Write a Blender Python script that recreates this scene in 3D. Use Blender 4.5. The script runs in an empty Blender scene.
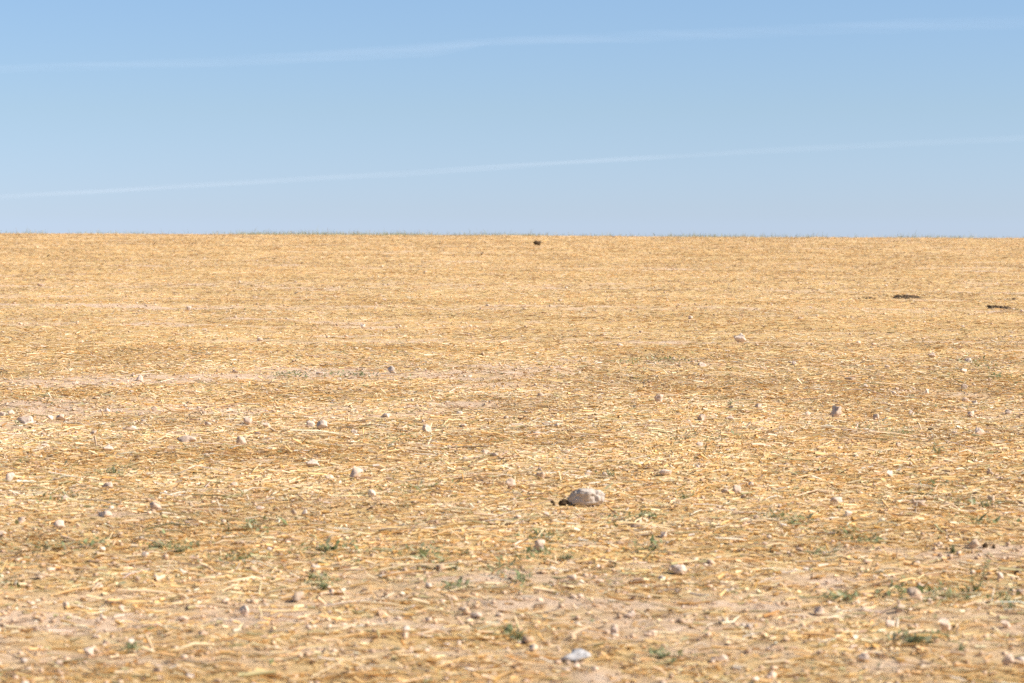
import bpy, math, random
import numpy as np
from mathutils import Vector, noise as mn

# ------------------------------------------------------------------ camera, light, sky, exposure
W, H = 1024, 683
FPX = 2418.0                      # 85 mm on a 36 mm sensor
EYE = 1.6
SUN_EL, SUN_AZ = 38.0, 101.0      # azimuth clockwise from +Y (view direction): from the right, a little behind the camera
scene = bpy.context.scene
col = scene.collection

def smooth(a, b, t):
    t = np.clip((t - a) / (b - a), 0, 1)
    return t * t * (3 - 2 * t)

def base_z(x, y):
    """large shape of the field: rising 3 percent away from the camera to a crest, then level and away"""
    x = np.asarray(x, float); y = np.asarray(y, float)
    t = np.clip(y, -60, 100)
    z = 0.03 * t
    u = np.clip(y - 100, 0, 45)
    z = z + 0.03 * u - (0.045 / 45.0) * u * u / 2
    v = np.clip(y - 145, 0, 600)
    z = z - 0.015 * v + 0.015 * v * v / 1200
    z = z - 0.0048 * np.clip(x, -150, 150) * np.clip(y / 120.0, 0.25, 1.0)
    return z

_ys = np.linspace(60, 200, 1401)
CREST = float(np.max(np.arctan((base_z(0, _ys) - (float(base_z(0, 0)) + EYE)) / _ys)))
PITCH = CREST - math.atan((341.5 - 236.5) / FPX)
CAMZ = float(base_z(0, 0)) + EYE

cam_d = bpy.data.cameras.new('camera')
cam = bpy.data.objects.new('camera', cam_d); col.objects.link(cam)
cam.location = (0, 0, CAMZ)
cam.rotation_euler = (math.pi / 2 + PITCH, 0, 0)
cam_d.sensor_width = 36; cam_d.lens = 36 * FPX / W
cam_d.clip_start = 0.1; cam_d.clip_end = 400000
cam_d.dof.use_dof = True
cam_d.dof.focus_distance = 22.0
cam_d.dof.aperture_fstop = 4.4
scene.camera = cam

world = bpy.data.worlds.new('World'); scene.world = world
world.use_nodes = True
nt = world.node_tree
bg = nt.nodes['Background']
sky = nt.nodes.new('ShaderNodeTexSky')
sky.sky_type = 'NISHITA'; sky.sun_disc = False
sky.sun_elevation = math.radians(SUN_EL); sky.sun_rotation = math.radians(SUN_AZ)
sky.altitude = 300; sky.air_density = 1.0; sky.dust_density = 0.3; sky.ozone_density = 3.0
geo = nt.nodes.new('ShaderNodeTexCoord')
sep = nt.nodes.new('ShaderNodeSeparateXYZ')
nt.links.new(geo.outputs['Generated'], sep.inputs[0])
mr = nt.nodes.new('ShaderNodeMapRange')
mr.inputs['From Min'].default_value = 0.0; mr.inputs['From Max'].default_value = 1.0
nt.links.new(sep.outputs['Z'], mr.inputs['Value'])
ramp = nt.nodes.new('ShaderNodeValToRGB')
SKY_RAMP = [(0.0, (1.173, 1.376, 2.172)), (0.0185, (1.173, 1.376, 2.172)), (0.0247, (1.172, 1.33, 1.961)), (0.0669, (1.265, 1.363, 1.667)), (0.1136, (1.341, 1.452, 1.7)), (0.2, (1.341, 1.452, 1.7)), (0.5, (0.959, 1.015, 1.102))]
els = ramp.color_ramp.elements
while len(els) < len(SKY_RAMP): els.new(0.5)
for e, (p, c) in zip(els, SKY_RAMP): e.position = p; e.color = (*c, 1)
nt.links.new(mr.outputs[0], ramp.inputs[0])
mul = nt.nodes.new('ShaderNodeMix'); mul.data_type = 'RGBA'; mul.blend_type = 'MULTIPLY'
mul.inputs['Factor'].default_value = 1.0
nt.links.new(sky.outputs[0], mul.inputs['A']); nt.links.new(ramp.outputs[0], mul.inputs['B'])
nt.links.new(mul.outputs['Result'], bg.inputs['Color'])
bg.inputs['Strength'].default_value = 0.055

sun_d = bpy.data.lights.new('sun', 'SUN'); sun_d.energy = 4.9; sun_d.angle = math.radians(0.5)
sun_d.color = (1.0, 0.94, 0.85)
sun = bpy.data.objects.new('sun', sun_d); col.objects.link(sun)
_el, _az = math.radians(SUN_EL), math.radians(SUN_AZ)
SUNV = Vector((math.sin(_az) * math.cos(_el), math.cos(_az) * math.cos(_el), math.sin(_el)))
sun.rotation_euler = SUNV.to_track_quat('Z', 'Y').to_euler()
sun.location = (20, -5, 20)

scene.view_settings.view_transform = 'Standard'
scene.view_settings.look = 'None'
scene.view_settings.exposure = 0.54
scene.view_settings.gamma = 1.0
scene.view_settings.use_curve_mapping = False
scene.cycles.max_bounces = 5
scene.cycles.diffuse_bounces = 3
scene.cycles.use_denoising = False

# ------------------------------------------------------------------ noise and ground height
def _hash(ix, iy, seed):
    h = (ix.astype(np.int64) * 374761393 + iy.astype(np.int64) * 668265263 + seed * 1442695041) & 0xffffffff
    h = ((h ^ (h >> 13)) * 1274126177) & 0xffffffff
    h = (h ^ (h >> 16)) & 0xffffff
    return h / float(0xffffff)

def vnoise(x, y, seed=0):
    x = np.asarray(x, float); y = np.asarray(y, float)
    ix = np.floor(x); iy = np.floor(y)
    fx = x - ix; fy = y - iy
    fx = fx * fx * (3 - 2 * fx); fy = fy * fy * (3 - 2 * fy)
    a = _hash(ix, iy, seed); b = _hash(ix + 1, iy, seed)
    c = _hash(ix, iy + 1, seed); d = _hash(ix + 1, iy + 1, seed)
    return (a + (b - a) * fx) * (1 - fy) + (c + (d - c) * fx) * fy

def fbm(x, y, octv=3, seed=0):
    s = 0; a = 1; t = 0
    for k in range(octv):
        s = s + a * vnoise(x * 2 ** k + 17.3 * k, y * 2 ** k - 9.1 * k, seed + k); t += a; a *= 0.5
    return s / t

def project(x, y, z):
    """where a point of the field stands in the survey photograph (layout only)"""
    c, s = math.cos(PITCH), math.sin(PITCH)
    dz = z - CAMZ
    fw = y * c + dz * s
    up = -y * s + dz * c
    fw = np.maximum(fw, 0.5)
    return W / 2 + FPX * x / fw, 341.5 - FPX * up / fw

# bands where straw is thin (bare, pale, stony soil): photo row at x=512, slope of row per px, half height, strength, x range
BARE = [(374, -0.022, 5, 1.0, -600, 560), (412, -0.008, 12, 0.62, -600, 470), (364, 0.0, 5, 0.6, 500, 740),
        (325, 0.0, 2.5, 0.5, -300, 500), (302, 0.01, 2.5, 0.5, -300, 330), (274, 0.0, 3, 0.5, -300, 160),
        (270, 0.0, 3, 0.35, 500, 1300), (290, 0.0, 2.0, 0.3, 300, 800),
        (408, 0.01, 7, 0.4, 760, 1100), (502, 0.0, 5, 0.45, 80, 420), (505, 0.0, 4, 0.35, 600, 800),
        (585, 0.0, 10, 0.65, 430, 900), (612, 0.0, 8, 0.8, 380, 820), (640, 0.0, 10, 0.5, -100, 1100),
        (672, 0.0, 8, 0.6, 650, 1300), (670, 0.0, 7, 0.5, -200, 230), (548, 0.0, 5, 0.35, 450, 700)]
def bareness(x, y):
    px, py = project(x, y, base_z(x, y))
    b = np.zeros_like(px)
    wob = (fbm(x * 0.35, y * 0.35, 3, 77) - 0.5)
    for r, sl, hh, st, xa, xb in BARE:
        rr = r + sl * (px - 512) + wob * hh * 2.2
        g = st * np.exp(-((py - rr) / hh) ** 2) * smooth(xa - 60, xa + 60, px) * (1 - smooth(xb - 60, xb + 60, px))
        b = np.maximum(b, g)
    n = fbm(x * 0.55 + 5, y * 1.1, 4, 31)
    rows = fbm(x * .045 + 11, y * .62 + .02 * x, 3, 37)
    b = np.maximum(b, smooth(.54, .72, rows) * .40 * smooth(16, 26, y))
    n2 = fbm(x * 3.1, y * 4.0, 3, 55)
    b = np.maximum(b, .20 * smooth(430, 520, py) + .24 * smooth(520, 640, py))
    return np.clip(b * (0.2 + 1.6 * n2) + smooth(0.60, 0.78, n) * 0.55 + (n2 - 0.5) * 0.5, 0, 1)

SHADE_HOLLOWS = []      # small hollows added to deepen the shade beside stones: x, y, radius, depth
def ground_z(x, y, fine=True):
    z = base_z(x, y)
    r = np.hypot(x, y)
    z = z + 0.06 * (fbm(x * 0.10, y * 0.16, 2, 3) - 0.5) * smooth(2, 12, r)
    z = z + 0.06 * (fbm(x * 0.55, y * 0.9, 3, 9) - 0.5)
    if fine:
        n = fbm(x * 3.2, y * 3.6, 3, 21)
        z = z + 0.040 * (n - 0.5)
        m = fbm(x * 11, y * 12, 2, 41)
        z = z + 0.018 * (m - 0.5)
        for hx, hy, hr, hd in SHADE_HOLLOWS:
            z = z - hd * np.exp(-(((x - hx) / hr) ** 2 + ((y - hy) / (hr * 1.3)) ** 2))
    return z

def unproject(px, py):
    c, s = math.cos(PITCH), math.sin(PITCH)
    a = (px - W / 2) / FPX; u = -(py - 341.5) / FPX
    d = np.array([a, c - u * s, s + u * c])
    t = np.arange(4, 150, 0.02)
    z = CAMZ + d[2] * t
    g = ground_z(d[0] * t, d[1] * t, fine=False)
    k = int(np.argmax(z < g))
    if k == 0: k = int(np.argmin(z - g))
    return float(d[0] * t[k]), float(d[1] * t[k])

for hp in [(559, 503, 15, .045), (503, 488, 8, .03), (19, 424, 8, .035), (907, 601, 14, .04), (936, 630, 13, .04), (146, 513, 8, .03),
           (301, 467, 7, .03), (232, 445, 6, .03), (826, 418, 7, .035), (243, 423, 5, .03), (198, 416, 5, .03), (652, 401, 5, .03), (998, 431, 6, .03),
           (932, 431, 7, .035), (965, 546, 7, .03), (908, 507, 9, .03), (846, 380, 5, .03), (987, 546, 7, .03), (1016, 577, 6, .03)]:
    hx_, hy_ = unproject(hp[0], hp[1])
    SHADE_HOLLOWS.append((hx_, hy_, hp[2] * hy_ / FPX * .6, hp[3]))

# ------------------------------------------------------------------ helpers
def tag(o, label=None, cat=None, group=None, kind=None):
    if label: o['label'] = label
    if cat: o['category'] = cat
    if group: o['group'] = group
    if kind: o['kind'] = kind
    return o

def mesh_np(name, verts, quads=None, tris=None, colors=None, smooth_=False):
    me = bpy.data.meshes.new(name)
    verts = np.asarray(verts, np.float32)
    me.vertices.add(len(verts)); me.vertices.foreach_set('co', verts.ravel())
    idx = []; st = []; tot = []
    off = 0
    if quads is not None and len(quads):
        q = np.asarray(quads, np.int32); idx.append(q.ravel())
        st.append(off + 4 * np.arange(len(q))); tot.append(np.full(len(q), 4)); off += 4 * len(q)
    if tris is not None and len(tris):
        q = np.asarray(tris, np.int32); idx.append(q.ravel())
        st.append(off + 3 * np.arange(len(q))); tot.append(np.full(len(q), 3)); off += 3 * len(q)
    idx = np.concatenate(idx); st = np.concatenate(st); tot = np.concatenate(tot)
    me.loops.add(len(idx)); me.loops.foreach_set('vertex_index', idx.astype(np.int32))
    me.polygons.add(len(st)); me.polygons.foreach_set('loop_start', st.astype(np.int32))
    me.polygons.foreach_set('loop_total', tot.astype(np.int32))
    if smooth_: me.polygons.foreach_set('use_smooth', np.ones(len(st), bool))
    if colors is not None:
        at = me.attributes.new('tint', 'FLOAT_COLOR', 'POINT')
        c = np.concatenate([np.asarray(colors, np.float32), np.ones((len(colors), 1), np.float32)], 1)
        at.data.foreach_set('color', c.ravel())
    me.update(calc_edges=True)
    return me

def link(name, me, mat, parent=None):
    o = bpy.data.objects.new(name, me); col.objects.link(o)
    if mat: me.materials.append(mat)
    if parent: o.parent = parent
    return o

def new_mat(name, rough=0.8, spec=0.2):
    m = bpy.data.materials.new(name); m.use_nodes = True
    b = m.node_tree.nodes['Principled BSDF']
    b.inputs['Roughness'].default_value = rough
    b.inputs['Specular IOR Level'].default_value = spec
    return m, m.node_tree, b

def tint_mat(name, rough=0.7, spec=0.2, trans=0.0):
    m, t, b = new_mat(name, rough, spec)
    a = t.nodes.new('ShaderNodeAttribute'); a.attribute_name = 'tint'
    t.links.new(a.outputs['Color'], b.inputs['Base Color'])
    if trans > 0:
        tr = t.nodes.new('ShaderNodeBsdfTranslucent'); t.links.new(a.outputs['Color'], tr.inputs['Color'])
        mx = t.nodes.new('ShaderNodeMixShader'); mx.inputs[0].default_value = trans
        t.links.new(b.outputs[0], mx.inputs[1]); t.links.new(tr.outputs[0], mx.inputs[2])
        t.links.new(mx.outputs[0], t.nodes['Material Output'].inputs['Surface'])
    return m

def noise_node(t, coord, scale, detail=4, rough=0.6, vec_scale=None):
    n = t.nodes.new('ShaderNodeTexNoise')
    n.inputs['Scale'].default_value = scale; n.inputs['Detail'].default_value = detail
    n.inputs['Roughness'].default_value = rough
    if vec_scale:
        mp = t.nodes.new('ShaderNodeMapping'); mp.inputs['Scale'].default_value = vec_scale
        t.links.new(coord, mp.inputs[0]); t.links.new(mp.outputs[0], n.inputs['Vector'])
    else: t.links.new(coord, n.inputs['Vector'])
    return n.outputs['Fac']

def ramp_node(t, fac, stops):
    r = t.nodes.new('ShaderNodeValToRGB')
    e = r.color_ramp.elements
    while len(e) < len(stops): e.new(0.5)
    for k, (p, c) in enumerate(stops): e[k].position = p; e[k].color = (*c, 1)
    t.links.new(fac, r.inputs[0]); return r.outputs[0]

def mix_node(t, fac, a, b, mode='MIX'):
    m = t.nodes.new('ShaderNodeMix'); m.data_type = 'RGBA'; m.blend_type = mode
    if isinstance(fac, (int, float)): m.inputs['Factor'].default_value = fac
    else: t.links.new(fac, m.inputs['Factor'])
    for s, v in (('A', a), ('B', b)):
        if isinstance(v, tuple): m.inputs[s].default_value = (*v, 1)
        else: t.links.new(v, m.inputs[s])
    return m.outputs['Result']

# ------------------------------------------------------------------ ground material
gm, t, b = new_mat('field_soil', 0.95, 0.1)
tc = t.nodes.new('ShaderNodeTexCoord').outputs['Object']
SOIL = [(0.25, (0.54, 0.36, 0.22)), (0.5, (0.76, 0.54, 0.36)), (0.75, (0.84, 0.64, 0.465))]
CHAFF = [(0.30, (0.50, 0.30, 0.11)), (0.5, (0.72, 0.48, 0.21)), (0.72, (0.82, 0.63, 0.36))]
soil = ramp_node(t, noise_node(t, tc, 9, 8, 0.7), SOIL)
chaff = ramp_node(t, noise_node(t, tc, 22, 6, 0.75, (0.55, 1.6, 1)), CHAFF)
at = t.nodes.new('ShaderNodeAttribute'); at.attribute_name = 'bare'
mr_ = t.nodes.new('ShaderNodeMapRange'); mr_.inputs['From Min'].default_value = 0.25; mr_.inputs['From Max'].default_value = 0.8
t.links.new(at.outputs['Fac'], mr_.inputs['Value'])
colr = mix_node(t, mr_.outputs[0], chaff, soil)
t.links.new(colr, b.inputs['Base Color'])
bmp = t.nodes.new('ShaderNodeBump'); bmp.inputs['Strength'].default_value = 0.9; bmp.inputs['Distance'].default_value = 0.02
t.links.new(noise_node(t, tc, 45, 6, 0.75, (0.7, 1.3, 1)), bmp.inputs['Height'])
t.links.new(bmp.outputs[0], b.inputs['Normal'])

# ------------------------------------------------------------------ ground: one sheet, fine where the field is seen, coarse to the horizon
fine_a = np.linspace(-0.30, 0.30, 420)
coarse = np.concatenate([np.linspace(0.31, 1.0, 60), np.linspace(1.05, math.pi, 40)])
ang = np.concatenate([-coarse[::-1], fine_a, coarse[:-1]])
rad = np.concatenate([np.exp(np.linspace(math.log(1.2), math.log(6.5), 60))[:-1],
                      np.exp(np.linspace(math.log(6.5), math.log(125), 1150))[:-1],
                      np.exp(np.linspace(math.log(125), math.log(8000), 70))])
A, R = np.meshgrid(ang, rad)
X = np.sin(A) * R; Y = np.cos(A) * R
Z = ground_z(X, Y)
nr, na = X.shape
V = np.stack([X, Y, Z], -1).reshape(-1, 3)
i, j = np.meshgrid(np.arange(nr - 1), np.arange(na), indexing='ij')
j2 = (j + 1) % na
Q = np.stack([i * na + j, i * na + j2, (i + 1) * na + j2, (i + 1) * na + j], -1).reshape(-1, 4)[:, ::-1]
cz = float(ground_z(np.array([0.0]), np.array([0.0]))[0])
V = np.concatenate([V, [[0, 0, cz]]])
k = np.arange(na)
T = np.stack([np.full(na, len(V) - 1), k, (k + 1) % na], -1)[:, ::-1]
me = mesh_np('ground', V, Q, T, smooth_=True)
ba = me.attributes.new('bare', 'FLOAT', 'POINT')
ba.data.foreach_set('value', bareness(V[:, 0], V[:, 1]).astype(np.float32))
ground = link('ground', me, gm)
tag(ground, 'dry harvested field of pale soil rising to a level crest', None, None, 'structure')

# px, py, width, height, tone, own label (or None: a label from its look and its place)
STONES = [
 (27, 421, 19, 9, 'white', 'wide white stone near the left edge with a dark weed at its left foot'),
 (837, 414, 15, 10, 'pink', 'squarish pink stone block standing clear in the golden straw at the right'),
 (740, 339, 13, 9, 'white', 'white stone standing alone in the upper right of the field'),
 (511, 485, 13, 11, 'pink', 'pink stone with a black shaded side, just left of the largest grey stone'),
 (356, 473, 15, 13, 'pink', 'upright pale pink stone left of centre with straws leaning over it'),
 (312, 465, 15, 7, 'white', 'low pale stone just left of the upright pink stone, dark soil at its left'),
 (578, 658, 42, 9, 'slate', 'flat blue grey slab lying at the bottom middle of the photo'),
 (918, 598, 22, 12, 'clay', 'rounded brown clod stone with a deep black shadow, lower right among weeds'),
 (945, 627, 17, 13, 'pink', 'pale rounded stone with a hooked black shadow, lowest right above the green weed mat'),
 (541, 549, 14, 10, 'pink', 'round pink stone among green seedlings below the largest grey stone'),
 (322, 426, 12, 9, 'white', 'round white stone, the right one of a touching pair left of centre'),
 (310, 424, 10, 7, 'white', 'small white stone, the left one of a touching pair left of centre'),
 (392, 370, 9, 8, 'grey', 'small grey stone standing on the bare pale strip left of centre'),
 (140, 378, 8, 7, 'white', 'small round white stone at the left end of the bare pale strip'),
 (427, 430, 10, 8, 'white', 'pointed white stone alone on straw a little left of the middle'),
 (660, 399, 12, 7, 'pink', 'small pink stone with dark shade on its left, right of the middle'),
 (701, 418, 9, 6, 'pink', 'upper pink pebble of the pair on the thin pale strip right of middle'),
 (979, 433, 13, 7, 'white', 'smooth white oval stone near the right edge beside a dark hollow'),
 (204, 413, 8, 7, 'pink', 'small pink stone with a black left side, on the stony patch at the left'),
 (249, 422, 13, 6, 'pink', 'jagged pale stone with dark shadow, on the stony patch left of centre'),
 (241, 442, 13, 8, 'pink', 'wedge-shaped pink stone with a dark left side below the stony patch'),
 (188, 440, 22, 5, 'pink', 'broad flat pale stone level with the soil below the stony patch'),
 (156, 509, 13, 8, 'pink', 'pink stone casting a black shadow to its left, lower left of the field'),
 (9, 477, 11, 8, 'white', 'white stone cut close to the left edge of the photo'),
 (372, 495, 9, 7, 'white', 'small white stone below the upright pale pink stone'),
 (246, 612, 13, 13, 'white', 'angular white stone with a notch, lower left foreground'),
 (90, 655, 13, 10, 'white', 'blurred pale stone in the bottom left foreground'),
 (973, 544, 12, 9, 'clay', 'round tan stone above the thin upright weed at the right'),
 (189, 309, 6, 5, 'white', 'tiny white stone far off in the upper left of the field'),
 (920, 505, 16, 7, 'clay', 'low brown clod with a dark broken left side at the right'),
 (890, 476, 9, 7, 'white', 'small pale stone with a sharp dark left edge in golden straw at the right'),
 (680, 571, 17, 7, 'white', 'pale flattish stone in straw right of the pink foreground stone'),
 (1007, 660, 14, 12, 'pink', 'pale stone in the bottom right corner of the field'),
 (737, 491, 9, 7, 'pink', 'small pink stone with a black speck of shade, right of the largest grey stone'),
 (59, 526, 13, 7, 'white', 'low white stone in straw at the lower left'),
 (107, 488, 15, 7, 'pink', 'long pale clod under the bright green weed at the left'),
]
AUTO = [(12,415,10,6),(3,417,8,6),(61,418,10,6),(50,418,8,5),(107,410,7,4),(155,409,8,5),(142,416,8,4),(208,425,10,4),(94,433,9,5),(130,428,16,5),
 (170,448,10,4),(108,448,12,7),(207,457,7,5),(46,447,10,4),(148,490,6,4),(234,484,10,4),(65,498,10,5),(106,516,18,6),(21,521,9,6),(2,535,10,8),
 (278,391,8,4),(267,425,10,6),(258,434,8,4),(386,416,9,4),(460,415,8,6),(423,421,4,5),(485,453,9,5),(495,457,10,3),(354,432,8,5),(330,478,10,5),
 (260,508,10,6),(294,513,7,5),(305,513,7,5),(506,417,8,4),(541,395,8,5),(732,407,7,5),(730,419,10,5),(758,407,8,5),(557,427,6,4),(537,435,9,6),
 (565,452,10,5),(541,474,12,6),(588,473,9,6),(606,475,8,5),(665,473,14,5),(725,492,8,5),(751,486,6,4),(757,517,8,5),(635,528,12,6),(547,513,6,5),
 (700,446,8,4),(851,378,14,6),(866,386,5,4),(894,393,5,4),(927,391,7,6),(964,387,9,6),(965,401,8,4),(975,403,7,4),(1009,413,8,5),(971,414,8,6),
 (808,414,7,5),(877,417,8,6),(912,413,8,6),(955,432,7,3),(898,445,5,6),(992,500,8,6),(838,501,16,5),(848,514,9,5),(990,474,8,5),(41,285,8,3),
 (425,272,6,3),(363,326,8,4),(800,318,6,3),(702,364,10,5),(794,363,6,4),(932,355,8,6),(969,360,9,6),(964,371,8,4),(887,367,6,4),(145,555,8,9),
 (138,582,6,6),(67,605,8,8),(131,643,9,6),(40,578,16,6),(122,608,7,5),(158,670,12,8),(315,566,12,5),(297,598,14,8),(405,637,8,6),(478,615,16,5),
 (664,537,10,5),(632,614,12,6),(615,630,10,6),(720,655,20,8),(748,650,9,5),(900,608,12,8),(820,610,14,8),(865,660,14,8),(1006,624,12,8),
 (890,625,10,6),(1000,578,8,6),(1020,594,8,9),(600,398,6,3),(470,376,7,3),(320,374,8,3),(235,371,7,3),(75,383,8,3),(205,330,6,2),(560,300,5,2),
 (800,283,5,2),(385,300,5,2),(120,270,5,2),(690,318,6,3),(620,345,7,3),(260,340,6,3)]

_sp = []
for q_ in [(585, 497, 42, 18)] + [t_[:4] for t_ in STONES] + AUTO:
    x_, y_ = unproject(q_[0], q_[1] + q_[3] * .45); _sp.append((x_, y_, q_[2] * y_ / FPX * .5, q_[3] * y_ / FPX))
def near_stone(x, y):
    """places under a stone and just in front of it, where no straw lies"""
    m = np.zeros(len(x), bool)
    for sx, sy, sr, sh in _sp:
        m |= (x > sx - sr * 1.05 - sh * 1.5) & (x < sx + sr * .95) & (y > sy - sr * .8 - .08) & (y < sy + sr)
    for hx, hy, hr, hd in SHADE_HOLLOWS:
        m |= ((x - hx) ** 2 + (y - hy) ** 2) < (hr * 1.1) ** 2
    return m & (rng.random(len(x)) < .93)

# ------------------------------------------------------------------ straw
rng = np.random.default_rng(11)
PAL = np.array([(.88, .655, .39), (.79, .505, .215), (.62, .34, .10), (.54, .385, .25), (.90, .75, .57), (.44, .38, .19), (.28, .17, .09)])

def scatter(n, y0, y1, half=0.28, margin=1.0, power=1.0):
    """points over the fan of field in front of the camera, area-uniform for power=1"""
    u = rng.random(n)
    y = (y0 ** (2 * power) + u * (y1 ** (2 * power) - y0 ** (2 * power))) ** (1 / (2 * power))
    x = (rng.random(n) * 2 - 1) * (y * half + margin)
    return x, y

def straw_batch(n, y0, y1, wid, length, power=1.0, segs=2, pile=0.03, keep_floor=0.18, steep=0.12, half=0.27, even=0.0, fin=None, fout=None):
    x, y = scatter(n, y0, y1, half, 1.0, power)
    bare = bareness(x, y)
    keep = rng.random(n) < np.maximum(keep_floor, 1 - 1.05 * bare)
    keep &= ~near_stone(x, y)
    if fin: keep &= rng.random(n) < smooth(fin[0], fin[1], y)
    if fout: keep &= rng.random(n) < 1 - smooth(fout[0], fout[1], y)
    x, y, bare = x[keep], y[keep], bare[keep]
    n = len(x)
    gz = ground_z(x, y)
    clump = fbm(x * 2.2, y * 2.6, 3, 91)
    heap = np.clip((clump - 0.42) * 3.2, 0.15, 1.6)
    L = length * np.exp(rng.normal(0, 0.65, n)); L = np.clip(L, length * 0.25, length * 3.2)
    wd = wid * np.exp(rng.normal(0, 0.35, n))
    th = rng.normal(0, 0.48, n) + (fbm(x * .8, y * .8, 2, 5) - .5) * 2
    pit = np.where(rng.random(n) < steep, rng.normal(0, 0.55, n), rng.normal(0, 0.14, n))
    pit = np.where(L > .09, np.clip(pit, -.12, .12), pit)
    cx, cy, sx, sy = np.cos(th), np.sin(th), -np.sin(th), np.cos(th)
    cz = gz + rng.random(n) ** 1.5 * pile * heap + np.abs(np.sin(pit)) * L * 0.42 + wd * 0.4
    d = np.stack([cx * np.cos(pit), cy * np.cos(pit), np.sin(pit)], -1)
    side = np.stack([sx, sy, np.zeros(n)], -1)
    up = np.cross(d, side)
    c = np.stack([x, y, cz], -1)
    bend = rng.normal(0, 0.09, n) * L
    bendu = rng.normal(0, 0.05, n) * L
    pts = []
    ts = [-0.5, 0.0, 0.5] if segs == 2 else [-0.5, 0.5]
    tw = rng.random(n) * 6.28
    for tt in ts:
        p = c + d * (tt * L)[:, None]
        if segs == 2 and tt == 0.0: p = p + side * bend[:, None] + up * bendu[:, None]
        taper = 1.0 if tt < 0.4 else 0.7
        for q in range(3):
            a = tw + q * 2.094
            off = side * (np.cos(a) * wd * 0.5 * taper)[:, None] + up * (np.sin(a) * wd * 0.5 * taper)[:, None]
            pts.append(p + off)
    k = len(pts)
    Vv = np.stack(pts, 1).reshape(-1, 3)
    base = (np.arange(n) * k)[:, None]
    F = []
    for s in range(segs):
        for q in range(3):
            q2 = (q + 1) % 3
            F.append(base + np.array([s * 3 + q, s * 3 + q2, s * 3 + 3 + q2, s * 3 + 3 + q]))
    Qd = np.concatenate(F, 0)
    # colour: gold in some patches, pale in others
    hue = .5 * fbm(x * 0.5, y * 1.0, 3, 63) + .5 * fbm(x * .05 + 3, y * .9, 3, 64) + 1.3 * (fbm(x * .04, y * .45, 2, 65) - .5) * smooth(20, 40, y) + rng.normal(0, 0.05, n)
    wts = np.array([.30, .30, .13, .07, .12, .04, .04])
    g = smooth(0.4, 0.62, hue)[:, None]
    gold = np.array([.26, .40, .17, .06, .03, .06, .02]); pale = np.array([.40, .24, .07, .10, .09, .08, .02])
    wt = gold * g + pale * (1 - g)
    cum = np.cumsum(wt / wt.sum(1, keepdims=True), 1)
    idx = np.clip((rng.random(n)[:, None] > cum).sum(1), 0, len(PAL) - 1)
    C = PAL[idx] * np.exp(rng.normal(0, 0.10, (n, 1))) * np.exp(rng.normal(0, 0.03, (n, 3)))
    C = C * .93 + np.array([.70, .52, .33]) * .07
    C = C * (1 - even) + np.array([.66, .45, .235]) * even
    C = np.clip(C, 0.03, 0.92)
    return Vv, Qd, np.repeat(C, k, 0)

def combine(batches):
    Vs, Qs, Cs = [], [], []; off = 0
    for v, q, c in batches:
        Vs.append(v); Qs.append(q + off); Cs.append(c); off += len(v)
    return np.concatenate(Vs), np.concatenate(Qs), np.concatenate(Cs)

straw_mat = tint_mat('straw', 0.6, 0.25)
near = [straw_batch(155000, 6.2, 30, 0.0052, 0.060, segs=2, pile=0.022, steep=.06, fout=(14, 30)),
        straw_batch(13000, 6.2, 28, 0.0058, 0.12, segs=2, pile=0.028, steep=.05, fout=(14, 28)),
        straw_batch(240000, 6.2, 30, 0.0085, 0.022, segs=1, pile=0.016, steep=.12, fout=(14, 30))]
far = [straw_batch(120000, 14, 46, 0.0075, 0.042, segs=1, pile=0.022, half=0.24, steep=.08, even=.18, fin=(14, 30), fout=(36, 46)),
       straw_batch(125000, 36, 76, 0.010, 0.050, segs=1, pile=0.028, half=0.24, steep=.08, even=.34, fin=(36, 46), fout=(62, 76)),
       straw_batch(140000, 62, 128, 0.014, 0.070, segs=1, pile=0.035, half=0.24, steep=.08, even=.45, fin=(62, 76))]
v, q, c = combine(near + far)
o = link('straw', mesh_np('straw', v, q, colors=c), straw_mat)
tag(o, 'loose golden straw and chaff strewn over the whole field', 'straw', None, 'stuff')

# ------------------------------------------------------------------ soil clods and gravel too small and many to count
import bmesh
def ico(sub):
    bm = bmesh.new(); bmesh.ops.create_icosphere(bm, subdivisions=sub, radius=1.0)
    vs = np.array([p.co[:] for p in bm.verts]); fs = np.array([[q.index for q in f.verts] for f in bm.faces]); bm.free()
    return vs, fs
def lumps(n, y0, y1, size, pal, bias, sub=2, power=0.6, mx=0.03, half=0.27):
    bv, bf = ico(sub)
    x, y = scatter(n, y0, y1, half, 1.0, power)
    b_ = bareness(x, y)
    keep = rng.random(n) < np.clip(bias + b_ * 1.3, 0, 1)
    x, y = x[keep], y[keep]; n = len(x)
    s = np.minimum(size * np.exp(rng.normal(0, 0.5, n)), mx)
    var = np.clip(1 + rng.normal(0, 0.24, (n, len(bv))), .5, 1.5)
    sc = np.stack([s * rng.uniform(.8, 1.5, n), s * rng.uniform(.8, 1.4, n), s * rng.uniform(.5, .95, n)], -1)
    P = bv[None] * var[..., None] * sc[:, None, :]
    a = rng.random(n) * 6.28
    ca, sa = np.cos(a)[:, None], np.sin(a)[:, None]
    Px = P[..., 0] * ca - P[..., 1] * sa; Py = P[..., 0] * sa + P[..., 1] * ca
    z = ground_z(x, y) + s * 0.35 + rng.random(n) * 0.008
    P = np.stack([Px + x[:, None], Py + y[:, None], P[..., 2] + z[:, None]], -1)
    F = (bf[None] + (np.arange(n) * len(bv))[:, None, None]).reshape(-1, 3)
    pal = np.array(pal)
    C = pal[rng.integers(0, len(pal), n)] * np.exp(rng.normal(0, 0.08, (n, 1)))
    return P.reshape(-1, 3), F, np.repeat(np.clip(C, 0, .9), len(bv), 0)
earth_mat = tint_mat('earth', 0.95, 0.1)
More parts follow.
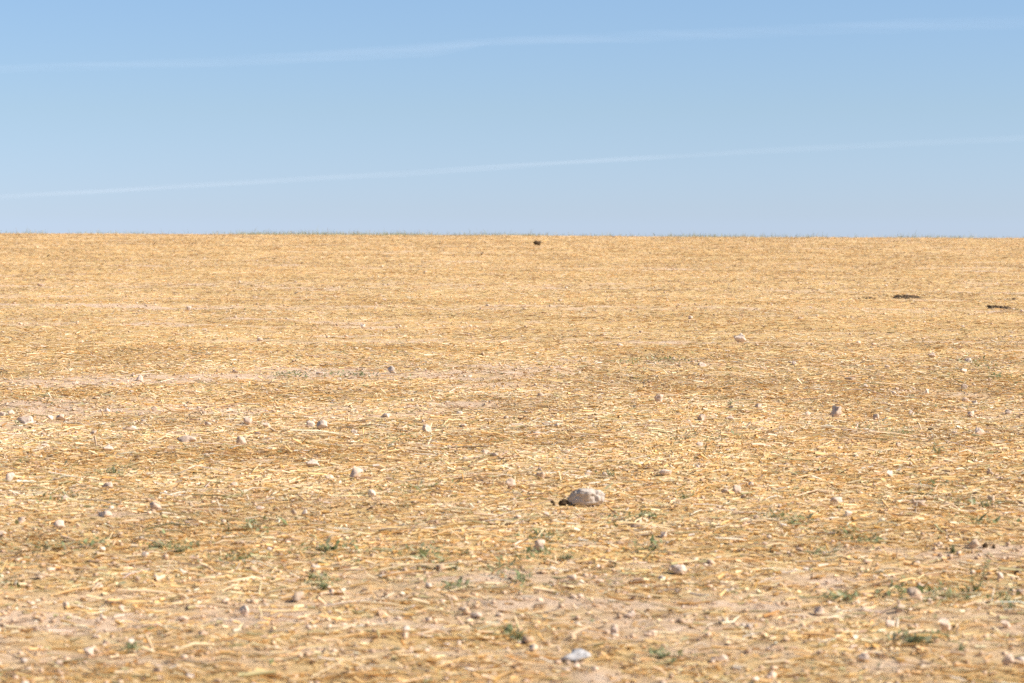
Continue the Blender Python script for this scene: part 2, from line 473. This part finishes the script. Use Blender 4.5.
SOILS = [(.68, .48, .33), (.75, .56, .41), (.60, .41, .26)]
v, q, c = combine([lumps(22000, 6.2, 24, 0.0052, SOILS, 0.25, mx=.011),
                   lumps(500, 6.2, 24, 0.011, SOILS, 0.10, mx=.016),
                   lumps(8000, 24, 70, 0.012, SOILS, 0.10, sub=1, mx=0.022)])
o = link('soil_clods', mesh_np('soil_clods', v, tris=q, colors=c), earth_mat)
tag(o, 'crumbs and small clods of pinkish soil among the straw', 'soil clods', None, 'stuff')
v, q, c = combine([lumps(1100, 6.2, 24, 0.008, [(.76, .61, .48), (.72, .56, .42), (.66, .54, .44)], 0.25, mx=0.013),
                   lumps(900, 24, 90, 0.012, [(.80, .68, .56), (.74, .60, .48), (.60, .48, .38)], 0.2, sub=1, mx=0.025)])
o = link('gravel', mesh_np('gravel', v, tris=q, colors=c), earth_mat)
tag(o, 'tiny pale pebbles scattered thinly among the straw', 'gravel', None, 'stuff')

# ------------------------------------------------------------------ small green ground cover and crest grass
GREEN = [(113, 472, 22, 6), (170, 548, 34, 6), (45, 550, 20, 5), (90, 548, 20, 5), (330, 552, 34, 8), (425, 553, 30, 7),
         (322, 586, 18, 5), (440, 564, 22, 6), (500, 572, 18, 6), (455, 590, 16, 4), (545, 540, 20, 6), (606, 476, 14, 4), (686, 497, 12, 6),
         (938, 450, 14, 5), (522, 582, 14, 7), (538, 558, 24, 6), (515, 636, 12, 5), (965, 505, 26, 7), (920, 643, 34, 6), (930, 597, 55, 5),
         (1010, 605, 20, 5), (845, 533, 22, 5), (820, 556, 18, 4), (650, 551, 22, 5), (660, 655, 18, 4), (130, 650, 12, 4), (5, 588, 16, 6),
         (650, 362, 50, 4), (975, 363, 26, 4), (1010, 380, 20, 5), (350, 376, 30, 3), (20, 466, 14, 4), (290, 376, 24, 4), (940, 485, 24, 5),
         (870, 545, 20, 4), (410, 490, 40, 8), (640, 520, 40, 6), (790, 520, 30, 6), (60, 500, 30, 8), (250, 530, 40, 8), (980, 525, 26, 5),
         (840, 600, 24, 4), (240, 560, 30, 5), (395, 440, 40, 6), (880, 430, 40, 6), (700, 440, 50, 6)]
leaf_mat = tint_mat('leaf', 0.6, 0.3, 0.25)
SAGE = np.array([(.25, .29, .13), (.31, .33, .17), (.18, .22, .09), (.38, .37, .22)])
def leaves_at(x, y, z, size, n_):
    """leaf-shaped six-vertex blades at given points"""
    th = rng.random(n_) * 6.28; pit = rng.uniform(-0.1, 1.0, n_)
    L = size * np.exp(rng.normal(0, .35, n_)); w = L * rng.uniform(.22, .4, n_)
    d = np.stack([np.cos(th) * np.cos(pit), np.sin(th) * np.cos(pit), np.sin(pit)], -1)
    s = np.stack([-np.sin(th), np.cos(th), rng.normal(0, .3, n_)], -1)
    c0 = np.stack([x, y, z], -1)
    dn = np.array([0, 0, -1.0])
    L_ = L[:, None]; w_ = w[:, None]
    p = [c0, c0 + d * L_ * .4 + s * w_ * .5, c0 + d * L_ * .45, c0 + d * L_ * .4 - s * w_ * .5, c0 + d * L_ + dn * L_ * .12]
    V_ = np.stack(p, 1).reshape(-1, 3)
    b_ = (np.arange(n_) * 5)[:, None]
    T_ = np.concatenate([b_ + np.array(f) for f in ([0, 1, 2], [0, 2, 3], [1, 4, 2], [2, 4, 3])])
    C_ = SAGE[rng.integers(0, 4, n_)] * np.exp(rng.normal(0, .15, (n_, 1)))
    return V_, T_, np.repeat(C_, 5, 0)
bat = []
for gx, gy, rx, ry in GREEN:
    n_ = int(rx * 5)
    pxs = gx + rng.normal(0, rx * .5, n_); pys = gy + rng.normal(0, ry * .5, n_)
    x0, y0 = unproject(gx, gy)
    x1, _ = unproject(gx + rx, gy); _, y1 = unproject(gx, gy - ry)
    x = x0 + rng.normal(0, (x1 - x0) * .5, n_); y = y0 + rng.normal(0, (y1 - y0) * .55, n_)
    bat.append(leaves_at(x, y, ground_z(x, y) + rng.random(n_) * .025, 0.026 if y0 < 20 else 0.035, n_))
x, y = scatter(30000, 6.5, 60, .27, 1, .8)
k = (fbm(x * .9, y * .9, 3, 101) > 0.58) & (rng.random(len(x)) < .5)
x, y = x[k], y[k]
bat.append(leaves_at(x, y, ground_z(x, y) + rng.random(len(x)) * .03, 0.024, len(x)))
v, q, c = combine(bat)
o = link('ground_cover', mesh_np('ground_cover', v, tris=q, colors=c), leaf_mat)
tag(o, 'faint low patches of sage green seedlings among the straw', 'ground cover', None, 'stuff')

def blades(x, y, h, w, cols, lean=.3):
    n_ = len(x)
    th = rng.random(n_) * 3.14; la = rng.normal(0, lean, n_); lb = rng.normal(0, lean, n_)
    z = ground_z(x, y) - .01
    hx, hy = np.cos(th) * w * .5, np.sin(th) * w * .5
    p = [np.stack([x - hx, y - hy, z], -1), np.stack([x + hx, y + hy, z], -1),
         np.stack([x + hx * .7 + la * h * .3, y + hy * .7 + lb * h * .3, z + h * .6], -1),
         np.stack([x - hx * .7 + la * h * .3, y - hy * .7 + lb * h * .3, z + h * .6], -1),
         np.stack([x + la * h, y + lb * h, z + h], -1)]
    V_ = np.stack(p, 1).reshape(-1, 3); b_ = (np.arange(n_) * 5)[:, None]
    T_ = np.concatenate([b_ + np.array(f) for f in ([0, 1, 2], [0, 2, 3], [3, 2, 4])])
    return V_, T_, np.repeat(cols, 5, 0)
n_ = 30000
x = rng.uniform(-34, 34, n_); y = rng.uniform(111, 122, n_)
dens = smooth(.38, .62, fbm(x * .35, y * .2, 3, 201)) * (1 - .55 * smooth(4, 20, x))
k = rng.random(n_) < dens; x, y = x[k], y[k]; n_ = len(x)
C_ = np.array([(.30, .33, .19), (.36, .37, .22), (.50, .43, .27), (.25, .29, .17)])[rng.integers(0, 4, n_)]
v, q, c = blades(x, y, rng.gamma(4, .034, n_), rng.uniform(.008, .02, n_), C_)
o = link('grass', mesh_np('grass', v, tris=q, colors=c), leaf_mat)
tag(o, 'thin fringe of grey green grass along the crest', 'grass', None, 'stuff')

# ------------------------------------------------------------------ stones
def stone_mat(name, c0, c1, c2):
    m, t, b = new_mat(name, 0.9, 0.15)
    tc = t.nodes.new('ShaderNodeTexCoord').outputs['Object']
    oi = t.nodes.new('ShaderNodeObjectInfo').outputs['Random']
    n1 = noise_node(t, tc, 28, 6, .7)
    cr = ramp_node(t, n1, [(.3, c0), (.52, c1), (.72, c2)])
    n2 = noise_node(t, tc, 90, 4, .7)
    sp = ramp_node(t, n2, [(.34, (.62, .56, .5)), (.44, (1, 1, 1))])
    cr = mix_node(t, .55, cr, sp, 'MULTIPLY')
    hv = t.nodes.new('ShaderNodeHueSaturation'); t.links.new(cr, hv.inputs['Color'])
    r = t.nodes.new('ShaderNodeMapRange'); r.inputs['To Min'].default_value = .88; r.inputs['To Max'].default_value = 1.1
    t.links.new(oi, r.inputs['Value']); t.links.new(r.outputs[0], hv.inputs['Value'])
    t.links.new(hv.outputs[0], b.inputs['Base Color'])
    bp = t.nodes.new('ShaderNodeBump'); bp.inputs['Strength'].default_value = .7; bp.inputs['Distance'].default_value = .006
    t.links.new(noise_node(t, tc, 60, 6, .7), bp.inputs['Height']); t.links.new(bp.outputs[0], b.inputs['Normal'])
    return m
SM = {'pink': stone_mat('pink_limestone', (.56, .405, .295), (.70, .53, .40), (.78, .62, .49)),
      'white': stone_mat('pale_limestone', (.63, .48, .365), (.77, .61, .48), (.85, .72, .59)),
      'grey': stone_mat('grey_limestone', (.44, .365, .30), (.66, .56, .465), (.78, .67, .57)),
      'slate': stone_mat('blue_grey_stone', (.36, .34, .34), (.55, .53, .52), (.72, .69, .66)),
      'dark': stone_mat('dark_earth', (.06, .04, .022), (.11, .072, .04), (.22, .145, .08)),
      'clay': stone_mat('clay_clod', (.52, .37, .25), (.66, .49, .35), (.74, .58, .44))}

def stone_mesh(w, d, h, seed, cuts=9, rough=.12, sub=4, custom=None):
    r = random.Random(seed)
    bv, bf = ico(sub)
    P = bv.copy()
    P = np.sign(P) * np.abs(P) ** r.uniform(.7, 1.0)
    lp = Vector((seed * .91, seed * .37, 2.2))
    P = P * (1 + .38 * np.array([mn.noise(Vector(p) * .9 + lp) for p in P]))[:, None]
    for _ in range(cuts):
        n = Vector((r.gauss(0, 1), r.gauss(0, 1), r.gauss(0, .8))).normalized()
        c = r.uniform(.42, .82)
        n = np.array(n[:]); dd = P @ n - c
        P = P - np.where(dd > 0, dd, 0)[:, None] * n[None]
    off = Vector((seed * 3.7, seed * 1.3, 0))
    disp = np.array([mn.fractal(Vector(p) * 2.3 + off, .7, 2.1, 5) for p in P])
    P = P * (1 + 1.5 * rough * disp)[:, None]
    if custom is not None: P = custom(P)
    P = P / np.abs(P).max(0)
    P = P * np.array([w / 2, d / 2, h / 2])
    P[:, 2] = np.where(P[:, 2] < -h * .36, -h * .36 + (P[:, 2] + h * .36) * .3, P[:, 2])
    P[:, 2] += h * .28
    return mesh_np('stone', P, tris=bf, smooth_=custom is not None)

used_labels = set()
def uniq(l):
    assert l not in used_labels, l
    used_labels.add(l); return l

SPOTS = {}
def put_stone(px, py, wpx, hpx, tone, label, name='stone', cat='stone', group=None, seed=None, custom=None, cuts=12, rough=.19, sub=3, depth=None, sink=0.0, rz=None):
    x, y = unproject(px, py + hpx * .45)
    s = y / FPX
    w, h = wpx * s, hpx * s * 1.12
    hv = max(h, w * .22) * (.74 if 'percent' in label else .92)
    hv = min(hv, w * .72)
    h = hv * 1.15 + .012
    seed = seed if seed is not None else int(px * 7 + py * 13)
    r = random.Random(seed)
    d = depth if depth else w * r.uniform(.6, .95)
    me = stone_mesh(w, d, h, seed % 97 + 1, cuts, rough, sub, custom)
    o = link(name, me, SM[tone])
    yy = np.linspace(y - .35, y + .02, 20); gmax = float(np.max(ground_z(np.full(20, x), yy) - base_z(np.full(20, x), yy)) + base_z(x, y))
    gz = .5 * gmax + .5 * float(ground_z(np.array([x]), np.array([y]))[0])
    o.location = (x, y, gz + .006 + hv - h * .76 - sink)
    o.rotation_euler = (0, 0, rz if rz is not None else (r.uniform(.1, .5) if ('dark' in label or 'shad' in label) else r.uniform(-.35, .35)))
    tag(o, uniq(label), cat, group)
    return o

def big(P):
    # long boxy block: steep left end, flat worn top, a shallow saddle, then a rounded knob at the right end
    P = P / np.abs(P).max(0)
    P = np.sign(P) * np.abs(P) ** np.array([.72, .8, .6])
    x = P[:, 0]
    top = P[:, 2] > 0
    P[:, 2] *= np.where(top, 1 - .08 * np.exp(-((x - .42) / .12) ** 2) - .12 * smooth(.5, 1, x) + .05 * np.exp(-((x + .5) / .3) ** 2), 1)
    front = P[:, 1] < 0
    P[:, 0] += np.where((x < 0), .10 * (P[:, 2] + .2), 0)
    P[:, 1] += np.where(x < 0, .55 * -x * front, 0)
    P[:, 1] += .07 * np.exp(-((x - .42) / .11) ** 2) * front
    for cx_, cz_, rr, dp in ((-.55, .25, .07, .20), (-.34, .1, .05, .15), (-.72, .55, .08, .2), (.62, .35, .05, .12)):
        P[:, 1] += dp * np.exp(-(((x - cx_) / rr) ** 2 + ((P[:, 2] - cz_) / (rr * 2.2)) ** 2)) * front
    return P
o = put_stone(586, 499, 38, 15, 'grey', 'largest stone in the field, a long knobbly grey block with a dark left face', seed=5, custom=big, cuts=0, rough=.15, sub=5, depth=.12, rz=.22)

rr = random.Random(4)
shapes = ['rounded', 'jagged', 'wedge-shaped', 'blocky', 'uneven']
for s_ in STONES:
    put_stone(*s_[:5], s_[5], group='pale stones lying on the field')
for (px, py, w_, h_) in AUTO:
    tone = rr.choice(['pink', 'pink', 'white', 'white', 'clay'])
    cw = {'pink': 'pinkish', 'white': 'pale', 'clay': 'tan'}[tone]
    size = 'tiny' if w_ < 7 else ('small' if w_ < 12 else 'medium')
    shape = 'flat' if h_ < w_ * .42 else ''
    lab = f"{size} {shape + ' ' if shape else ''}{cw} stone, {round(px / W * 100)} percent across and {round(py / H * 100)} percent down the photo"
    put_stone(px, py, w_, h_, tone, lab, group='pale stones lying on the field', sub=3, name='stone')

# ------------------------------------------------------------------ dark lumps and turned soil far off
put_stone(538, 244, 12, 5, 'dark', 'black lump of earth alone just under the crest near the middle', name='earth_clod', cat='clod', rough=.3)
for a_ in [(564, 502, 12, 6, 'dark crumbly clod at the left foot of the largest grey stone'),  # debris clod enlarged so its dark colour reads as the stone's shadow
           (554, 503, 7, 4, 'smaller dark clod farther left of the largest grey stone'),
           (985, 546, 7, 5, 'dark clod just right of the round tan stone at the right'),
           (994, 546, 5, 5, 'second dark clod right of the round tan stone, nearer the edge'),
           (1017, 576, 7, 5, 'dark clod added near the right edge above the dark green weed'),  # added clod, its dark colour mimics shade
           (931, 430, 9, 4, 'dark low clod added in golden straw left of the smooth white oval stone')]:  # clod added in place of a shaded hollow, shade put into its colour
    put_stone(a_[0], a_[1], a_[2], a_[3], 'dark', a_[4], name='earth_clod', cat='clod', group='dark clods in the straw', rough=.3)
DARK = [(864, 298, 34, 3, 'dark band of turned soil, the left one of two in line at the right'),
        (906, 297, 38, 4, 'dark band of turned soil, the longer right one of two in line at the right'),
        (1002, 307, 46, 3.5, 'dark band of turned soil cut off near the right edge of the photo'),
        (1010, 299, 24, 2.5, 'short dark band of turned soil above the one at the right edge'),
        (584, 317, 34, 2.5, 'faint thin dark streak of turned soil right of the middle')]
for px, py, w_, h_, lab in DARK:
    x0, y0 = unproject(px, py + h_ * .4)
    sc_ = y0 / FPX
    nx_, ny_ = 90, 24
    U, V2 = np.meshgrid(np.linspace(-1, 1, nx_), np.linspace(-1, 1, ny_), indexing='ij')
    gx = x0 + U * w_ * sc_ * .5; gy = y0 + V2 * .35
    rag = fbm(gx * 13, gy * 7, 3, int(px)) 
    hh = h_ * sc_ * .85 * np.clip(1.2 - np.abs(U) ** 3 * 1.6 - V2 ** 2 * 1.3, -.3, 1) * np.clip((rag - .30) * 4, -.2, 1.1)
    gz = ground_z(gx, gy) - .02 + hh * (.7 + .6 * fbm(gx * 30, gy * 30, 2, 8))
    P = np.stack([gx, gy, gz], -1).reshape(-1, 3)
    i_, j_ = np.meshgrid(np.arange(nx_ - 1), np.arange(ny_ - 1), indexing='ij')
    Q_ = np.stack([i_ * ny_ + j_, (i_ + 1) * ny_ + j_, (i_ + 1) * ny_ + j_ + 1, i_ * ny_ + j_ + 1], -1).reshape(-1, 4)
    loc = np.array([x0, y0, float(ground_z(np.array([x0]), np.array([y0]))[0])])
    o = link('turned_soil', mesh_np('turned_soil', P - loc, Q_), SM['dark'])
    o.location = loc
    tag(o, uniq(lab), 'soil', 'dark bands of turned soil')

# ------------------------------------------------------------------ weeds
def weed(px, py, wpx, hpx, label, tall=False):
    x, y = unproject(px, py + hpx * .4)
    s = y / FPX; w, h = wpx * s, hpx * s
    root = bpy.data.objects.new('weed', None); col.objects.link(root)
    gz = float(ground_z(np.array([x]), np.array([y]))[0])
    root.location = (x, y, gz); root.empty_display_size = .05
    tag(root, uniq(label), 'weed', 'green weeds growing in the straw')
    r = random.Random(int(px * 3 + py))
    P = []; F = []; C = []
    SV = []; SQ = []
    ns = 5 if wpx < 16 else 9
    if tall: ns = 2
    for k in range(ns):
        a = r.uniform(0, 6.28); rx = w * .5 * r.uniform(.3, 1) if not tall else w * .35
        tip = Vector((math.cos(a) * rx, math.sin(a) * rx * .8, h * r.uniform(.45, 1)))
        if tall: tip = Vector(((1 if k == 0 else -.3) * w * .5, 0, h * (1 - .35 * k)))
        mid = Vector((tip.x * .6, tip.y * .6, tip.z * .45))
        pts = [Vector((0, 0, -.01)), mid, tip]
        rad_ = [.0028, .002, .001]
        b0 = len(SV)
        for p, q_ in zip(pts, rad_):
            for m in range(4):
                an = m * 1.571
                SV.append((p.x + q_ * math.cos(an), p.y + q_ * math.sin(an), p.z))
        for g in range(2):
            for m in range(4):
                m2 = (m + 1) % 4
                SQ.append((b0 + g * 4 + m, b0 + g * 4 + m2, b0 + g * 4 + 4 + m2, b0 + g * 4 + 4 + m))
        nl = 14 if tall else 8
        for l in range(nl):
            tt = r.uniform(.15, 1)
            p = pts[0].lerp(mid, tt * 2) if tt < .5 else mid.lerp(tip, tt * 2 - 1)
            an = r.uniform(0, 6.28); el = r.uniform(-.2, .9)
            L = (.03 if tall else max(.018, w * .16)) * r.uniform(.6, 1.3); wd = L * r.uniform(.3, .5)
            d = Vector((math.cos(an) * math.cos(el), math.sin(an) * math.cos(el), math.sin(el)))
            sd = d.cross(Vector((0, 0, 1))).normalized()
            b1 = len(P)
            P += [p, p + d * L * .3 + sd * wd * .45, p + d * L * .45 + sd * wd * .2, p + d * L * .62 + sd * wd * .5, p + d * L + Vector((0, 0, -L * .2)),
                  p + d * L * .62 - sd * wd * .5, p + d * L * .45 - sd * wd * .2, p + d * L * .3 - sd * wd * .45]
            cc = SAGE[r.randrange(4)] * r.uniform(.75, 1.15)
            C += [cc] * 8
            F += [(b1, b1 + 1, b1 + 2), (b1, b1 + 2, b1 + 6), (b1, b1 + 6, b1 + 7), (b1 + 2, b1 + 3, b1 + 4), (b1 + 2, b1 + 4, b1 + 6), (b1 + 4, b1 + 5, b1 + 6)]
    lo = link('leaves', mesh_np('leaves', np.array([p[:] for p in P]), tris=F, colors=np.array(C)), leaf_mat, root)
    so = link('stem', mesh_np('stem', SV, SQ, colors=np.tile([(.22, .24, .11)], (len(SV), 1))), leaf_mat, root)
    return root
for a in [
 (113, 472, 22, 9, 'bright green weed tuft in straw, the greenest plant on the left'),
 (141, 434, 10, 6, 'small dark green weed on the stony patch at the left'),
 (17, 423, 9, 6, 'dark weed at the left foot of the wide white stone'),
 (158, 545, 18, 7, 'green weed tuft, the left one of two close together at the lower left'),
 (180, 551, 20, 8, 'green weed tuft, the right one of two close together at the lower left'),
 (330, 549, 22, 8, 'grey green weed spreading low in straw left of centre'),
 (324, 586, 22, 7, 'low dark green weed left of centre in the foreground'),
 (422, 553, 20, 8, 'sage green weed upright among leaning straws near the middle'),
 (454, 566, 14, 10, 'loose pale green weed beside a curled straw, centre foreground'),
 (606, 476, 16, 6, 'dark green weed right behind the largest grey stone'),
 (686, 497, 15, 9, 'blue green weed standing alone right of the largest grey stone'),
 (938, 452, 17, 8, 'dark green weed alone in golden straw at the right'),
 (522, 577, 12, 13, 'yellow green weed clump below the round pink stone'),
 (518, 557, 14, 7, 'dark green weed left of the round pink stone'),
 (567, 559, 16, 5, 'low green weed right of the round pink stone'),
 (516, 635, 14, 8, 'dark green weed on bare soil, bottom centre'),
 (915, 642, 36, 11, 'largest green weed mat, above the bottom right corner'),
 (960, 650, 12, 6, 'small green weed at the right end of the largest weed mat'),
 (984, 504, 16, 9, 'dusty green weed near the right edge, middle height of the field'),
 (960, 505, 14, 6, 'low green weed just left of the dusty green one at the right'),
 (1008, 607, 22, 10, 'dark green weed by the stone at the right edge'),
 (917, 589, 9, 8, 'green sprig on top of the rounded brown clod stone'),
 (953, 549, 9, 9, 'thin green sprig left of the round tan stone'),
 (979, 363, 14, 5, 'faint dark weed far off near the right edge'),
 (661, 654, 12, 6, 'tiny yellow green weed in the bottom foreground right of the slab'),
 (133, 648, 10, 7, 'tiny green weed under a white straw, bottom left'),
 (391, 478, 10, 6, 'small grey weed right of the upright pale pink stone'),
 (729, 404, 7, 5, 'dark weed speck beside pebbles on the pale strip right of middle'),
 ]:
    weed(*a)
weed(975, 580, 26, 44, 'thin upright weed with bare stalk and few leaves at the lower right', tall=True)

# ------------------------------------------------------------------ dry twigs standing in the field
def twig(px, py, wpx, hpx, label):
    x, y = unproject(px, py + hpx * .5); s = y / FPX
    w, h = wpx * s, hpx * s
    r = random.Random(px)
    V_ = []; F_ = []
    def limb(p0, p1, ra, rb):
        b0 = len(V_)
        for p, q_ in ((p0, ra), (p0.lerp(p1, .5) + Vector((r.uniform(-.01, .01), 0, r.uniform(0, .02))), (ra + rb) / 2), (p1, rb)):
            for m in range(5):
                V_.append((p.x + q_ * math.cos(m * 1.257), p.y + q_ * math.sin(m * 1.257), p.z))
        for g in range(2):
            for m in range(5):
                m2 = (m + 1) % 5
                F_.append((b0 + g * 5 + m, b0 + g * 5 + m2, b0 + g * 5 + 5 + m2, b0 + g * 5 + 5 + m))
    a = Vector((-w / 2, 0, -.02)); bq = Vector((w / 2, 0, h))
    limb(a, bq, .018, .008)
    limb(a.lerp(bq, .4), Vector((-w * .35, .05, h * .9)), .012, .005)
    limb(a.lerp(bq, .7), Vector((w * .1, -.05, h * 1.1)), .008, .004)
    gz = float(ground_z(np.array([x]), np.array([y]))[0])
    o = link('twig', mesh_np('twig', V_, F_), SM['dark']); o.location = (x, y, gz)
    tag(o, uniq(label), 'twig', 'dry twigs near the crest')
for a in [(19, 235, 2, 3, 'dark twig stub on the crest at the far left'),
          (155, 243, 5, 4, 'leaning dark twig just under the crest, left of the forked one'),
          (193, 244, 6, 3, 'low forked dark twig just under the crest at the left'),
          (482, 254, 4, 4, 'short dark twig below the crest left of the black lump'),
          (48, 256, 3, 3, 'tiny dark twig below the crest near the left edge'),
          (552, 249, 4, 2, 'tiny brown twig below and right of the black lump')]:
    twig(*a)

# ------------------------------------------------------------------ contrails: long soft bodies of ice cloud nine kilometres up
def contrail(pts, thick, alpha, label, seed):
    """pts: photo rows giving bearing and height angle of the trail; real size, ~9 km high"""
    m, t, b = new_mat('ice_cloud', 1.0, 0.0)
    t.nodes.remove(b)
    df = t.nodes.new('ShaderNodeBsdfDiffuse'); df.inputs['Color'].default_value = (.92, .93, .96, 1)
    trl = t.nodes.new('ShaderNodeBsdfTranslucent'); trl.inputs['Color'].default_value = (.92, .93, .96, 1)
    add = t.nodes.new('ShaderNodeAddShader')
    t.links.new(df.outputs[0], add.inputs[0]); t.links.new(trl.outputs[0], add.inputs[1])
    tp = t.nodes.new('ShaderNodeBsdfTransparent')
    at = t.nodes.new('ShaderNodeAttribute'); at.attribute_name = 'thin'
    tc = t.nodes.new('ShaderNodeTexCoord').outputs['Object']
    n = noise_node(t, tc, .00035, 4, .6, (.35, 1, 2.2))
    rmp = ramp_node(t, n, [(.38, (.2, .2, .2)), (.62, (1, 1, 1))])
    mu = t.nodes.new('ShaderNodeMath'); mu.operation = 'MULTIPLY'
    t.links.new(at.outputs['Fac'], mu.inputs[0]); t.links.new(rmp, mu.inputs[1])
    mx = t.nodes.new('ShaderNodeMixShader')
    t.links.new(mu.outputs[0], mx.inputs[0]); t.links.new(tp.outputs[0], mx.inputs[1]); t.links.new(add.outputs[0], mx.inputs[2])
    t.links.new(mx.outputs[0], t.nodes['Material Output'].inputs['Surface'])
    c, s = math.cos(PITCH), math.sin(PITCH)
    P = []; Th = []
    n_ = 160; K = 16
    pa = np.array(pts, float)
    xs = np.linspace(pa[0, 0], pa[-1, 0], n_)
    ysr = np.interp(xs, pa[:, 0], pa[:, 1]); al = np.interp(xs, pa[:, 0], pa[:, 2]); tk = np.interp(xs, pa[:, 0], pa[:, 3])
    DIST = 90000.0
    r = DIST / FPX
    for i_, (x_, y_) in enumerate(zip(xs, ysr)):
        a = (x_ - W / 2) / FPX; u = -(y_ - 341.5) / FPX
        # the trail runs obliquely: nearer on the right
        D_ = DIST * (1 - .12 * (x_ - 512) / 512)
        cc = np.array([a, c - u * s, s + u * c]) * D_
        w1 = tk[i_] * r * (1 + .25 * (mn.noise(Vector((i_ * .11, seed, 0)))))
        for k in range(K):
            an = 2 * math.pi * k / K
            P.append(cc + np.array([0, math.cos(an) * w1 * 15.0, math.sin(an) * w1 * .15]))
            Th.append(al[i_] * alpha * abs(math.sin(an)) ** 2)
    P = np.array(P); P[:, 2] += CAMZ
    org = P.mean(0)
    i2, k2 = np.meshgrid(np.arange(n_ - 1), np.arange(K), indexing='ij')
    k3 = (k2 + 1) % K
    Q_ = np.stack([i2 * K + k2, i2 * K + k3, (i2 + 1) * K + k3, (i2 + 1) * K + k2], -1).reshape(-1, 4)
    me = mesh_np('contrail', P - org, Q_, smooth_=True)
    ta = me.attributes.new('thin', 'FLOAT', 'POINT'); ta.data.foreach_set('value', np.array(Th, np.float32))
    o = link('contrail', me, m); o.location = org
    o.visible_shadow = True
    tag(o, uniq(label), 'contrail', 'faint contrails crossing the sky')
# px, row, opacity, half thickness in px
contrail([(-300, 80, .5, 4), (0, 69, .7, 4), (200, 63, .8, 4.5), (330, 56, 1, 5), (430, 50, 1.2, 6), (466, 46, .9, 3.5), (490, 43, .3, 1)], 1, .030,
         'lower left stretch of the higher contrail, ending in a frayed tip above mid sky', 1)
contrail([(420, 47, .2, 1), (460, 43, .6, 3), (560, 39, 1, 4), (700, 35, .9, 4.5), (850, 28, .8, 4.5), (1024, 22, .7, 5), (1300, 12, .6, 5)], 1, .027,
         'upper right stretch of the higher contrail, broad and faint towards the right edge', 5)
contrail([(-300, 220, .5, 5), (0, 197, 1.3, 5), (120, 190, 1.5, 5), (250, 182, 1.7, 5), (400, 174, 1.6, 5), (560, 163, 1.5, 4.5), (640, 158, 1.5, 4), (680, 156, .7, 3),
          (740, 152, .8, 5), (860, 146, .9, 5), (1024, 138, .8, 4.5), (1300, 125, .6, 4)], 1, .030,
         'lower contrail, one long pale line low over the field from edge to edge', 9)
